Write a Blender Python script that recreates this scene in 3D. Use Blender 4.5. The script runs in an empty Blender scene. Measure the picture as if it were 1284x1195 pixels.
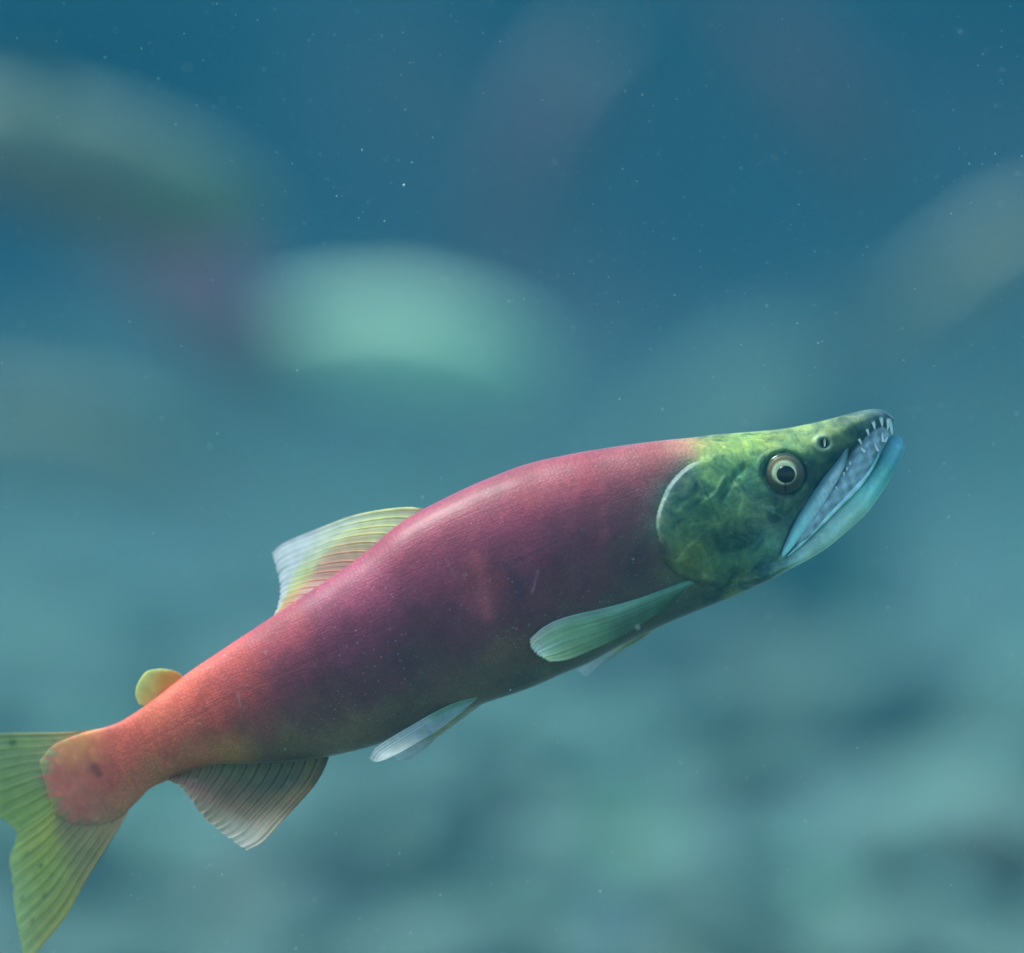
import bpy, bmesh, math, random
import numpy as np
from mathutils import Vector, Matrix, noise as mnoise
from mathutils.bvhtree import BVHTree

R = math.radians
scene = bpy.context.scene
col = scene.collection
random.seed(11)
rng = np.random.default_rng(7)

# ---------------------------------------------------------------- camera, sky, sun, exposure
PITCH = 2.5                    # degrees the camera looks down
CAM = Vector((0.0, -3.0, 0.78))
FOC = 3.0                      # distance of the swimming plane
PXM = 2000.0                   # photograph pixels per metre at that distance
W, H = 1284.0, 1195.0

cam_data = bpy.data.cameras.new('camera')
cam_data.sensor_fit = 'HORIZONTAL'
cam_data.sensor_width = 36.0
cam_data.lens = 36.0 * FOC * PXM / W
cam_data.clip_start = 0.05
cam_data.clip_end = 400.0
cam_data.dof.use_dof = True
cam_data.dof.focus_distance = FOC - 0.018
cam_data.dof.aperture_fstop = 1.35
cam_data.dof.aperture_blades = 0
cam = bpy.data.objects.new('camera', cam_data)
cam.location = CAM
cam.rotation_euler = (R(90 - PITCH), 0, 0)
col.objects.link(cam)
scene.camera = cam
CAM_M = Matrix.Translation(CAM) @ Matrix.Rotation(R(90 - PITCH), 4, 'X')

SUN_EL, SUN_AZ = 61.0, -80.0   # azimuth from +Y (away from the camera) towards +X; negative = left
world = bpy.data.worlds.new('World')
scene.world = world
world.use_nodes = True
wn = world.node_tree.nodes
wn.clear()
sky = wn.new('ShaderNodeTexSky')
sky.sky_type = 'NISHITA'
sky.sun_disc = False
sky.sun_elevation = R(SUN_EL)
sky.sun_rotation = R(SUN_AZ)
sky.air_density = 1.0
sky.dust_density = 0.6
sky.ozone_density = 1.5
bg = wn.new('ShaderNodeBackground')
bg.inputs['Strength'].default_value = 0.15
wo = wn.new('ShaderNodeOutputWorld')
world.node_tree.links.new(sky.outputs[0], bg.inputs['Color'])
world.node_tree.links.new(bg.outputs[0], wo.inputs['Surface'])

sun_data = bpy.data.lights.new('sun', 'SUN')
sun_data.energy = 4.3
sun_data.angle = R(14.0)        # spread by the moving water surface overhead
sun_data.color = (0.97, 1.0, 0.97)
sun = bpy.data.objects.new('sun', sun_data)
sd = Vector((math.sin(R(SUN_AZ)) * math.cos(R(SUN_EL)), math.cos(R(SUN_AZ)) * math.cos(R(SUN_EL)), math.sin(R(SUN_EL))))
sun.rotation_euler = (-sd).to_track_quat('-Z', 'Y').to_euler()
sun.location = (0, 0, 6)
col.objects.link(sun)

scene.view_settings.view_transform = 'Standard'
scene.view_settings.look = 'None'
scene.view_settings.exposure = 0.7
scene.view_settings.gamma = 1.0
scene.view_settings.use_curve_mapping = False
scene.render.engine = 'CYCLES'
scene.cycles.use_denoising = True
scene.cycles.max_bounces = 6
scene.cycles.volume_bounces = 0
scene.cycles.transparent_max_bounces = 16
scene.cycles.sample_clamp_indirect = 6.0

# ---------------------------------------------------------------- helpers
def lin(c):
    c = np.asarray(c, float) / 255.0
    return np.where(c <= 0.04045, c / 12.92, ((c + 0.055) / 1.055) ** 2.4)

def at(px, py, d):
    """point that stands d metres in front of the lens on the sight line of a photograph pixel"""
    return CAM_M @ Vector(((px - W / 2) / (FOC * PXM) * d, -(py - H / 2) / (FOC * PXM) * d, -d))

def tag(o, label=None, cat=None, group=None, kind=None):
    if label: o['label'] = label
    if cat: o['category'] = cat
    if group: o['group'] = group
    if kind: o['kind'] = kind
    return o

def mesh_obj(name, verts, faces, mat, parent=None, smooth=True, colors=None, masks=None):
    me = bpy.data.meshes.new(name)
    me.from_pydata([tuple(v) for v in verts], [], [tuple(f) for f in faces])
    me.update()
    if smooth:
        me.polygons.foreach_set('use_smooth', [True] * len(me.polygons))
    if colors is not None: set_color(me, 'pigment', colors)
    if masks is not None:
        for k, v in masks.items(): set_float(me, k, v)
    if mat: me.materials.append(mat)
    o = bpy.data.objects.new(name, me)
    col.objects.link(o)
    if parent: o.parent = parent
    return o

def set_color(me, name, c):
    a = me.attributes.new(name, 'FLOAT_COLOR', 'POINT')
    buf = np.ones((len(me.vertices), 4), np.float32)
    buf[:, :3] = c
    a.data.foreach_set('color', buf.ravel())

def set_float(me, name, v):
    a = me.attributes.new(name, 'FLOAT', 'POINT')
    a.data.foreach_set('value', np.asarray(v, np.float32).ravel())

def catmull(pts, n):
    """n points evenly spread in arc length over a Catmull-Rom curve through pts"""
    p = np.asarray(pts, float)
    if len(p) == 2:
        t = np.linspace(0, 1, n)[:, None]
        return p[0] * (1 - t) + p[1] * t
    q = np.vstack([2 * p[0] - p[1], p, 2 * p[-1] - p[-2]])
    out = []
    for i in range(1, len(q) - 2):
        t = np.linspace(0, 1, 24, endpoint=False)[:, None]
        a, b, c, d = q[i - 1], q[i], q[i + 1], q[i + 2]
        out.append(0.5 * (2 * b + (c - a) * t + (2 * a - 5 * b + 4 * c - d) * t ** 2 + (3 * b - a - 3 * c + d) * t ** 3))
    out = np.vstack(out + [p[-1:]])
    L = np.r_[0, np.cumsum(np.linalg.norm(np.diff(out, axis=0), axis=1))]
    s = np.linspace(0, L[-1], n)
    return np.stack([np.interp(s, L, out[:, k]) for k in range(p.shape[1])], 1)

def smooth01(a, b, x):
    t = np.clip((x - a) / (b - a), 0, 1)
    return t * t * (3 - 2 * t)

class NT:
    def __init__(self, name):
        self.m = bpy.data.materials.new(name)
        self.m.use_nodes = True
        self.t = self.m.node_tree
        self.n = self.t.nodes
        self.n.clear()
        self.out = self.n.new('ShaderNodeOutputMaterial')
    def add(self, kind, **kw):
        x = self.n.new(kind)
        for k, v in kw.items(): setattr(x, k, v)
        return x
    def link(self, a, b): self.t.links.new(a, b)
    def attr(self, name):
        return self.add('ShaderNodeAttribute', attribute_name=name)
    def noise(self, scale, detail=4, rough=0.55, vec=None, dist=0.0):
        x = self.add('ShaderNodeTexNoise')
        x.inputs['Scale'].default_value = scale
        x.inputs['Detail'].default_value = detail
        x.inputs['Roughness'].default_value = rough
        x.inputs['Distortion'].default_value = dist
        if vec is not None: self.link(vec, x.inputs['Vector'])
        return x
    def ramp(self, fac, stops):
        x = self.add('ShaderNodeValToRGB')
        el = x.color_ramp.elements
        while len(el) < len(stops): el.new(0.5)
        for e, (p, c) in zip(el, stops):
            e.position = p
            e.color = (*c, 1) if not isinstance(c, (int, float)) else (c, c, c, 1)
        self.link(fac, x.inputs['Fac'])
        return x
    def mix(self, a, b, fac, mode='MIX'):
        x = self.add('ShaderNodeMix', data_type='RGBA', blend_type=mode)
        for v, s in ((a, x.inputs[6]), (b, x.inputs[7]), (fac, x.inputs[0])):
            if hasattr(v, 'is_linked'): self.link(v, s)
            elif isinstance(v, (int, float)): s.default_value = v if s == x.inputs[0] else (v, v, v, 1)
            else: s.default_value = (*v, 1)
        return x.outputs[2]
    def math(self, op, a, b=0.0):
        x = self.add('ShaderNodeMath', operation=op)
        for v, s in ((a, x.inputs[0]), (b, x.inputs[1])):
            if hasattr(v, 'is_linked'): self.link(v, s)
            else: s.default_value = v
        return x.outputs[0]

# ---------------------------------------------------------------- materials
def mat_skin():
    t = NT('salmon skin')
    tc = t.add('ShaderNodeTexCoord')
    mp = t.add('ShaderNodeMapping')
    mp.inputs['Rotation'].default_value = (0, R(23), 0)
    t.link(tc.outputs['Object'], mp.inputs['Vector'])
    v = mp.outputs[0]
    base = t.attr('pigment').outputs['Color']
    flank = t.attr('flank').outputs['Fac']
    head = t.attr('head').outputs['Fac']
    # broad and fine blotching of the skin
    n1 = t.noise(26, 5, 0.6, v)
    c = t.mix(base, t.mix(base, (0.62, 0.55, 0.60), 1.0, 'MULTIPLY'), t.math('MULTIPLY', t.ramp(n1.outputs[0], [(0.40, 0.0), (0.66, 0.9)]).outputs[0], t.math('SUBTRACT', 1.0, t.attr('jaw').outputs['Fac'])))
    n2 = t.noise(210, 3, 0.6, v)
    c = t.mix(c, t.mix(c, (1.55, 1.45, 1.4), 1.0, 'MULTIPLY'), t.ramp(n2.outputs[0], [(0.52, 0.0), (0.75, 0.55)]).outputs[0])
    # vertical bars of darker and lighter red on the flank
    mb = t.add('ShaderNodeMapping')
    mb.inputs['Scale'].default_value = (1.0, 0.3, 0.16)
    t.link(v, mb.inputs['Vector'])
    n5 = t.noise(34, 3, 0.5, mb.outputs[0])
    barf = t.math('MULTIPLY', t.ramp(n5.outputs[0], [(0.50, 0.0), (0.72, 0.4)]).outputs[0], flank)
    c = t.mix(c, t.mix(c, (1.5, 1.25, 1.2), 1.0, 'MULTIPLY'), barf)
    # mottled olive, yellow and blue-green head
    n3 = t.noise(62, 6, 0.62, v, 0.8)
    mott = t.ramp(n3.outputs[0], [(0.34, (0.10, 0.30, 0.32)), (0.48, (0.72, 0.82, 0.8)), (0.57, (1.12, 1.08, 0.85)), (0.72, (1.5, 1.45, 1.2))]).outputs[0]
    c = t.mix(c, t.mix(c, mott, 1.0, 'MULTIPLY'), t.math('MULTIPLY', head, 0.95))
    n6 = t.noise(170, 5, 0.65, v, 1.2)
    c = t.mix(c, t.mix(c, t.ramp(n6.outputs[0], [(0.35, (0.5, 0.62, 0.6)), (0.5, (1.0, 1.0, 1.0)), (0.68, (1.9, 1.75, 1.5))]).outputs[0], 1.0, 'MULTIPLY'), t.math('MULTIPLY', head, 0.5))
    # small scales: each a cell with a paler rim
    ms = t.add('ShaderNodeMapping')
    ms.inputs['Scale'].default_value = (1.0, 0.35, 1.35)
    t.link(v, ms.inputs['Vector'])
    vo = t.add('ShaderNodeTexVoronoi', feature='F1')
    vo.inputs['Scale'].default_value = 420
    vo.inputs['Randomness'].default_value = 0.55
    t.link(ms.outputs[0], vo.inputs['Vector'])
    sc = t.ramp(vo.outputs['Distance'], [(0.0, 1.0), (0.75, 0.0)]).outputs[0]
    scf = t.math('MULTIPLY', t.ramp(vo.outputs['Distance'], [(0.30, 0.0), (0.68, 0.5)]).outputs[0], flank)
    c = t.mix(c, t.mix(c, (0.55, 0.5, 0.52), 1.0, 'MULTIPLY'), scf)
    # the odd silvery scale
    vo2 = t.add('ShaderNodeTexVoronoi', feature='F1')
    vo2.inputs['Scale'].default_value = 260
    t.link(v, vo2.inputs['Vector'])
    n4 = t.noise(18, 2, 0.5, v)
    sp = t.math('MULTIPLY', t.ramp(vo2.outputs['Distance'], [(0.05, 1.0), (0.17, 0.0)]).outputs[0], t.ramp(n4.outputs[0], [(0.44, 0.0), (0.6, 0.5)]).outputs[0])
    c = t.mix(c, (0.50, 0.42, 0.44), t.math('MULTIPLY', sp, flank))
    p = t.add('ShaderNodeBsdfPrincipled')
    t.link(c, p.inputs['Base Color'])
    t.link(t.ramp(n1.outputs[0], [(0.3, 0.50), (0.7, 0.66)]).outputs[0], p.inputs['Roughness'])
    p.inputs['Specular IOR Level'].default_value = 0.3
    p.inputs['Coat Weight'].default_value = 0.10
    p.inputs['Coat Roughness'].default_value = 0.35
    p.inputs['Sheen Weight'].default_value = 0.30
    p.inputs['Sheen Roughness'].default_value = 0.28
    p.inputs['Sheen Tint'].default_value = (1.0, 0.92, 0.95, 1)
    b1 = t.add('ShaderNodeBump')
    b1.inputs['Distance'].default_value = 0.0007
    t.link(t.math('MULTIPLY', flank, 0.2), b1.inputs['Strength'])
    t.link(sc, b1.inputs['Height'])
    b2 = t.add('ShaderNodeBump')
    b2.inputs['Distance'].default_value = 0.0016
    t.link(t.math('MULTIPLY', head, 0.55), b2.inputs['Strength'])
    t.link(n3.outputs[0], b2.inputs['Height'])
    t.link(b1.outputs[0], b2.inputs['Normal'])
    t.link(b2.outputs[0], p.inputs['Normal'])
    t.link(p.outputs[0], t.out.inputs['Surface'])
    return t.m

def mat_fin(name, trans=0.55):
    t = NT(name)
    base = t.attr('pigment').outputs['Color']
    alpha = t.attr('cover').outputs['Fac']
    n = t.noise(130, 4, 0.6, t.add('ShaderNodeTexCoord').outputs['Object'])
    c = t.mix(base, t.mix(base, (0.75, 0.78, 0.72), 1.0, 'MULTIPLY'), t.ramp(n.outputs[0], [(0.42, 0.0), (0.7, 0.8)]).outputs[0])
    p = t.add('ShaderNodeBsdfPrincipled')
    t.link(c, p.inputs['Base Color'])
    p.inputs['Roughness'].default_value = 0.42
    tr = t.add('ShaderNodeBsdfTranslucent')
    t.link(c, tr.inputs['Color'])
    m = t.add('ShaderNodeMixShader')
    m.inputs[0].default_value = trans
    t.link(p.outputs[0], m.inputs[1]); t.link(tr.outputs[0], m.inputs[2])
    tp = t.add('ShaderNodeBsdfTransparent')
    m2 = t.add('ShaderNodeMixShader')
    t.link(alpha, m2.inputs[0])
    t.link(tp.outputs[0], m2.inputs[1]); t.link(m.outputs[0], m2.inputs[2])
    t.link(m2.outputs[0], t.out.inputs['Surface'])
    return t.m

def mat_pig(name, rough=0.4, sub=0.0, coat=0.0, spec=0.5, grain=150):
    t = NT(name)
    p = t.add('ShaderNodeBsdfPrincipled')
    base = t.attr('pigment').outputs['Color']
    n = t.noise(grain, 4, 0.6, t.add('ShaderNodeTexCoord').outputs['Object'])
    c = t.mix(base, t.mix(base, (0.72, 0.74, 0.76), 1.0, 'MULTIPLY'), t.ramp(n.outputs[0], [(0.4, 0.0), (0.7, 0.8)]).outputs[0])
    t.link(c, p.inputs['Base Color'])
    p.inputs['Roughness'].default_value = rough
    p.inputs['Coat Weight'].default_value = coat
    p.inputs['Coat Roughness'].default_value = 0.08
    p.inputs['Specular IOR Level'].default_value = spec
    p.inputs['Subsurface Weight'].default_value = sub
    p.inputs['Subsurface Radius'].default_value = (0.004, 0.003, 0.003)
    t.link(p.outputs[0], t.out.inputs['Surface'])
    return t.m

def mat_stone(name, a, b, c):
    t = NT(name)
    v = t.add('ShaderNodeTexCoord').outputs['Object']
    n1 = t.noise(2.2, 6, 0.6, v, 0.4)
    n2 = t.noise(11, 6, 0.65, v)
    k = t.ramp(n1.outputs[0], [(0.3, a), (0.52, b), (0.72, c)]).outputs[0]
    k = t.mix(k, t.mix(k, (0.55, 0.6, 0.55), 1.0, 'MULTIPLY'), t.ramp(n2.outputs[0], [(0.45, 0.0), (0.7, 0.9)]).outputs[0])
    p = t.add('ShaderNodeBsdfPrincipled')
    t.link(k, p.inputs['Base Color'])
    p.inputs['Roughness'].default_value = 0.85
    p.inputs['Specular IOR Level'].default_value = 0.08
    bp = t.add('ShaderNodeBump')
    bp.inputs['Distance'].default_value = 0.02
    bp.inputs['Strength'].default_value = 0.7
    t.link(n2.outputs[0], bp.inputs['Height'])
    t.link(bp.outputs[0], p.inputs['Normal'])
    t.link(p.outputs[0], t.out.inputs['Surface'])
    return t.m

def mat_bed():
    t = NT('gravelly riverbed')
    v = t.add('ShaderNodeTexCoord').outputs['Object']
    n1 = t.noise(0.8, 5, 0.6, v)
    vo = t.add('ShaderNodeTexVoronoi', feature='F1')
    vo.inputs['Scale'].default_value = 16
    t.link(v, vo.inputs['Vector'])
    g = t.ramp(n1.outputs[0], [(0.3, (0.07, 0.14, 0.13)), (0.5, (0.10, 0.19, 0.175)), (0.7, (0.145, 0.235, 0.21))]).outputs[0]
    g = t.mix(g, t.mix(g, vo.outputs['Color'], 1.0, 'MULTIPLY'), 0.45)
    # added far bank, coloured blue-black to give the dark of deep water
    n2 = t.noise(0.55, 5, 0.6, v, 0.6)
    s = t.ramp(n2.outputs[0], [(0.34, (0.002, 0.013, 0.024)), (0.5, (0.005, 0.024, 0.040)), (0.66, (0.022, 0.032, 0.046))]).outputs[0]
    k = t.mix(g, s, t.attr('bank').outputs['Fac'])
    p = t.add('ShaderNodeBsdfPrincipled')
    t.link(k, p.inputs['Base Color'])
    p.inputs['Roughness'].default_value = 0.9
    p.inputs['Specular IOR Level'].default_value = 0.05
    bp = t.add('ShaderNodeBump')
    bp.inputs['Distance'].default_value = 0.03
    bp.inputs['Strength'].default_value = 0.8
    t.link(vo.outputs['Distance'], bp.inputs['Height'])
    bp.invert = True
    t.link(bp.outputs[0], p.inputs['Normal'])
    t.link(p.outputs[0], t.out.inputs['Surface'])
    return t.m

SKIN = mat_skin()
FIN = mat_fin('salmon fin membrane', 0.6)
FIN_TAIL = mat_fin('salmon tail membrane', 0.25)
RAY = mat_fin('salmon fin ray', 0.6)
PIG = mat_pig('wet tissue', 0.42, 0.0, 0.15)
EYE = mat_pig('wet eye', 0.25, 0.0, 0.12, 0.25, 520)
TOOTH = mat_pig('tooth', 0.25, 0.15, 0.3)
BGSKIN = mat_pig('distant salmon skin', 0.5, 0.0, 0.05)

# ---------------------------------------------------------------- setting: riverbed rising to an added far bank
def ground_z(x, y):
    n = 0.10 * mnoise.noise((x * 0.45, y * 0.45, 3.1)) + 0.05 * mnoise.noise((x * 1.3, y * 1.3, 7.7)) + 0.025 * mnoise.noise((x * 3.1, y * 3.1, 1.7))
    yb = y + 0.9 * mnoise.noise((x * 0.28, 5.0, 2.0))
    k = max(0.0, yb - 7.6)
    rise = 3.6 * (1 - math.exp(-(k / 3.2) ** 1.8))
    ks = max(0.0, abs(x) - 9.0)
    rise += 3.0 * (1 - math.exp(-(ks / 3.5) ** 2))
    rough = 0.35 * min(1.0, k / 2.0) * mnoise.noise((x * 0.9, y * 0.6, rise * 1.4))
    return n + rise + rough, min(1.0, max(k / 1.6, ks / 1.6))

GX = np.linspace(-17, 17, 240)
GY = np.r_[np.linspace(-10, 2, 60), np.linspace(2.06, 14, 190), np.linspace(14.3, 24, 30)]
gv, gm = [], []
for y in GY:
    for x in GX:
        z, b = ground_z(x, y)
        gv.append((x, y, z)); gm.append(b)
nx = len(GX)
gf = [(j * nx + i, j * nx + i + 1, (j + 1) * nx + i + 1, (j + 1) * nx + i) for j in range(len(GY) - 1) for i in range(nx - 1)]
bed = mesh_obj('riverbed', gv, gf, mat_bed(), masks={'bank': gm})
tag(bed, 'pale gravelly riverbed rising into an added bank coloured dark as deep water', kind='structure')

# the water itself: even, pale blue-green haze round everything
bm = bmesh.new()
bmesh.ops.create_cube(bm, size=1.0)
bmesh.ops.scale(bm, vec=(34.6, 34.6, 8.2), verts=bm.verts)
bmesh.ops.translate(bm, vec=(0, 7.0, 2.75), verts=bm.verts)
me = bpy.data.meshes.new('haze'); bm.to_mesh(me); bm.free()
t = NT('water haze')
pv = t.add('ShaderNodeVolumePrincipled')
pv.inputs['Color'].default_value = (0.05, 0.52, 0.80, 1)
pv.inputs['Density'].default_value = 0.0165
pv.inputs['Anisotropy'].default_value = 0.0
pv.inputs['Absorption Color'].default_value = (0.0, 0.88, 0.95, 1)
t.link(pv.outputs[0], t.out.inputs['Volume'])
me.materials.append(t.m)
haze = bpy.data.objects.new('haze', me)
col.objects.link(haze)
tag(haze, 'blue-green haze of the river water', 'water', kind='stuff')

# ---------------------------------------------------------------- the salmon in focus
C0 = np.array([W / 2, H / 2])
def P3(pts, y):
    """photograph-plane pixels -> salmon-local metres"""
    pts = np.asarray(pts, float)
    return np.stack([(pts[:, 0] - C0[0]) / PXM, np.asarray(y) * np.ones(len(pts)) / PXM, -(pts[:, 1] - C0[1]) / PXM], 1)

salmon = bpy.data.objects.new('sockeye_salmon', None)
salmon.empty_display_size = 0.1
salmon.location = CAM_M @ Vector((0, 0, -FOC))
salmon.rotation_euler = (R(-PITCH), 0, 0)
col.objects.link(salmon)
tag(salmon, 'sharp red salmon with green hooked head swimming upward across clear water', 'fish')

# stations: top x,y, bottom x,y, half width, fullness exponent  (pixels)
TRUNK = [
    (44, 958, 64, 1026, 1.5), (62, 937, 94, 1038, 2.4), (96, 922, 138, 1034, 5.5), (137, 911, 170, 1007, 12.5), (161, 899, 186, 991, 19),
    (192, 877, 207, 981, 23), (235, 844, 258, 961, 31), (284, 811, 316, 958, 40), (343, 772, 385, 953, 52),
    (395, 737, 455, 939, 60), (434, 711, 508, 921, 65), (462, 689, 545, 906, 68), (495, 661, 575, 895, 70), (528, 640, 607, 882, 72),
    (584, 612, 664, 863, 74), (627, 594, 703, 846, 75), (660, 582, 741, 830, 75), (702, 572, 780, 809, 74), (758, 562, 846, 778, 71),
    (823, 553, 905, 754, 67), (865, 549, 938, 740, 64), (898, 545, 967, 726, 60), (936, 542, 985, 712, 55), (979, 538, 992, 688, 47),
    (1017, 531, 1014, 648, 38), (1048, 523.5, 1038, 607, 30), (1076, 516, 1064, 571, 24), (1095, 513, 1086, 548, 19), (1111, 516, 1104, 536, 13), (1121, 526, 1116, 540, 6)]
LJAW = [
    (905, 690, 905, 742, 30), (945, 690, 953, 733, 40), (975, 690, 990, 713.5, 42), (996, 679, 1014, 701, 40), (1016, 661, 1038, 686, 36), (1040, 637, 1062, 666, 31),
    (1062, 616, 1085, 645, 27), (1082, 596, 1104, 620, 23), (1098, 576, 1119, 595, 19), (1108, 560, 1130, 574, 15), (1115, 549, 1134, 561, 11), (1121, 545, 1130, 548, 5)]

def loft(stations, n, m, p=2.25, splay=0.0):
    s = catmull(stations, n)
    th = np.linspace(0, 2 * math.pi, m, endpoint=False)
    e = 2.0 / p
    cx = np.sign(np.cos(th)) * np.abs(np.cos(th)) ** e
    cz = np.sign(np.sin(th)) * np.abs(np.sin(th)) ** e
    V = []
    for q in s:
        T, B = q[:2], q[2:4]
        c, h = (T + B) / 2, (T - B) / 2
        ring = c[None] + h[None] * cz[:, None]
        V.append(P3(ring, cx * q[4] * (1 - splay * cz)))
    V = np.vstack(V)
    F = []
    for i in range(n - 1):
        for j in range(m):
            k = (j + 1) % m
            F.append((i * m + j, i * m + k, (i + 1) * m + k, (i + 1) * m + j))
    F.append(tuple(range(m - 1, -1, -1)))
    F.append(tuple((n - 1) * m + j for j in range(m)))
    return V, F

V1, F1 = loft(TRUNK, 170, 72)
V2, F2 = loft(LJAW, 70, 40, 2.5, 0.36)
V = np.vstack([V1, V2])
F = F1 + [tuple(i + len(V1) for i in f) for f in F2]
tmp = mesh_obj('tmp', V, F, None)
md = tmp.modifiers.new('r', 'REMESH'); md.mode = 'VOXEL'; md.voxel_size = 0.0007; md.adaptivity = 0
md = tmp.modifiers.new('s', 'SMOOTH'); md.factor = 0.5; md.iterations = 5
dg = bpy.context.evaluated_depsgraph_get()
body_me = bpy.data.meshes.new_from_object(tmp.evaluated_get(dg))
bpy.data.objects.remove(tmp)
body_me.name = 'body'

nv = len(body_me.vertices)
co = np.empty(nv * 3, np.float32); body_me.vertices.foreach_get('co', co); co = co.reshape(-1, 3).astype(float)
PX = co[:, 0] * PXM + C0[0]
PY = -co[:, 2] * PXM + C0[1]
side = np.sign(co[:, 1])
PP = np.stack([PX, PY], 1)

def poly_dist(P, line):
    """distance to a polyline and on which side of it (positive = right hand of travel in picture axes)"""
    line = np.asarray(line, float)
    best = np.full(len(P), 1e9); sg = np.ones(len(P)); tt = np.zeros(len(P))
    n = len(line) - 1
    for i in range(n):
        a, b = line[i], line[i + 1]
        d = b - a
        u = np.clip(((P - a) @ d) / (d @ d), 0, 1)
        q = a + u[:, None] * d
        r = P - q
        dist = np.hypot(r[:, 0], r[:, 1])
        w = dist < best
        best = np.where(w, dist, best)
        sg = np.where(w, np.sign(d[0] * r[:, 1] - d[1] * r[:, 0]), sg)
        tt = np.where(w, (i + u) / n, tt)
    return best, sg, tt

OPER = catmull([(884, 577), (864, 583), (843, 601), (830, 622), (821, 650), (823, 670), (828, 692), (838, 711), (866, 728), (905, 742)], 60)
od, osg, ot = poly_dist(PP, OPER)
osd = od * -osg                              # positive on the gill cover
edge = smooth01(0.0, 0.12, ot) * (1 - smooth01(0.82, 1.0, ot))
dy = np.zeros(nv)
dy += edge * np.where(osd > 0, 5.0 * smooth01(-1.5, 4.5, osd) * np.exp(-np.maximum(osd, 0) / 60), -3.0 * np.exp(np.minimum(osd, 0) / 9))
near_head = smooth01(800, 840, PX)
ridges = [([(846, 704), (862, 684), (888, 660), (900, 655)], 0.9, 2.6), ([(930, 588), (908, 612), (900, 640), (908, 668), (928, 690), (955, 700)], -2.2, 5),
          ([(905, 600), (895, 618), (878, 632)], 1.4, 3), ([(915, 600), (930, 622), (925, 645)], 1.2, 4), ([(955, 640), (985, 632), (1005, 610)], 1.5, 6),
          ([(870, 705), (905, 690), (935, 700), (965, 712)], -1.6, 4), ([(880, 722), (920, 728), (965, 718), (1000, 703)], 1.6, 4), ([(885, 735), (930, 735), (975, 720)], -1.2, 2.5),
          ([(1010, 575), (1030, 592), (1022, 620), (1000, 655), (980, 690)], -1.8, 5), ([(1005, 565), (1040, 545), (1080, 525)], 1.2, 7),
          ([(880, 570), (930, 562), (980, 552)], -1.0, 7), ([(850, 640), (870, 625), (900, 628)], 1.0, 4)]
ridge_tint = np.zeros(nv)
for ln, amp, wd in ridges:
    d, _, _ = poly_dist(PP, catmull(ln, 16))
    g = np.exp(-(d / wd) ** 2)
    dy += amp * g
    if amp > 0: ridge_tint = np.maximum(ridge_tint, g)
EYE_C = np.array([981.0, 594.0])
er = np.hypot(PX - EYE_C[0], PY - EYE_C[1])
dy += -7.0 * (1 - smooth01(20, 29, er)) + 2.2 * np.exp(-((er - 32) / 5.0) ** 2) - 1.5 * np.exp(-((er - 26.5) / 2.5) ** 2)
nr = np.hypot((PX - 1031) * 0.92, (PY - 556))
dy += 1.8 * np.exp(-((nr - 9.5) / 3.0) ** 2) - 4.5 * (1 - smooth01(3, 8, nr))
d, _, _ = poly_dist(PP, catmull([(820, 640), (700, 680), (560, 750), (420, 815), (300, 870), (180, 935)], 40))
dy -= 0.15 * np.exp(-(d / 2.5) ** 2)           # lateral line
facing = smooth01(4, 16, np.abs(co[:, 1]) * PXM)
co[:, 1] += side * dy * facing / PXM
# soft low relief so that the flank is not a perfect loft
ph = 0.9 * np.sin(PX * 0.031 + PY * 0.018) + 0.7 * np.sin(PX * 0.071 - PY * 0.043 + 1.3)
co[:, 1] += side * 0.7 * ph * facing / PXM
body_me.vertices.foreach_set('co', co.astype(np.float32).ravel())
body_me.update()

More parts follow.
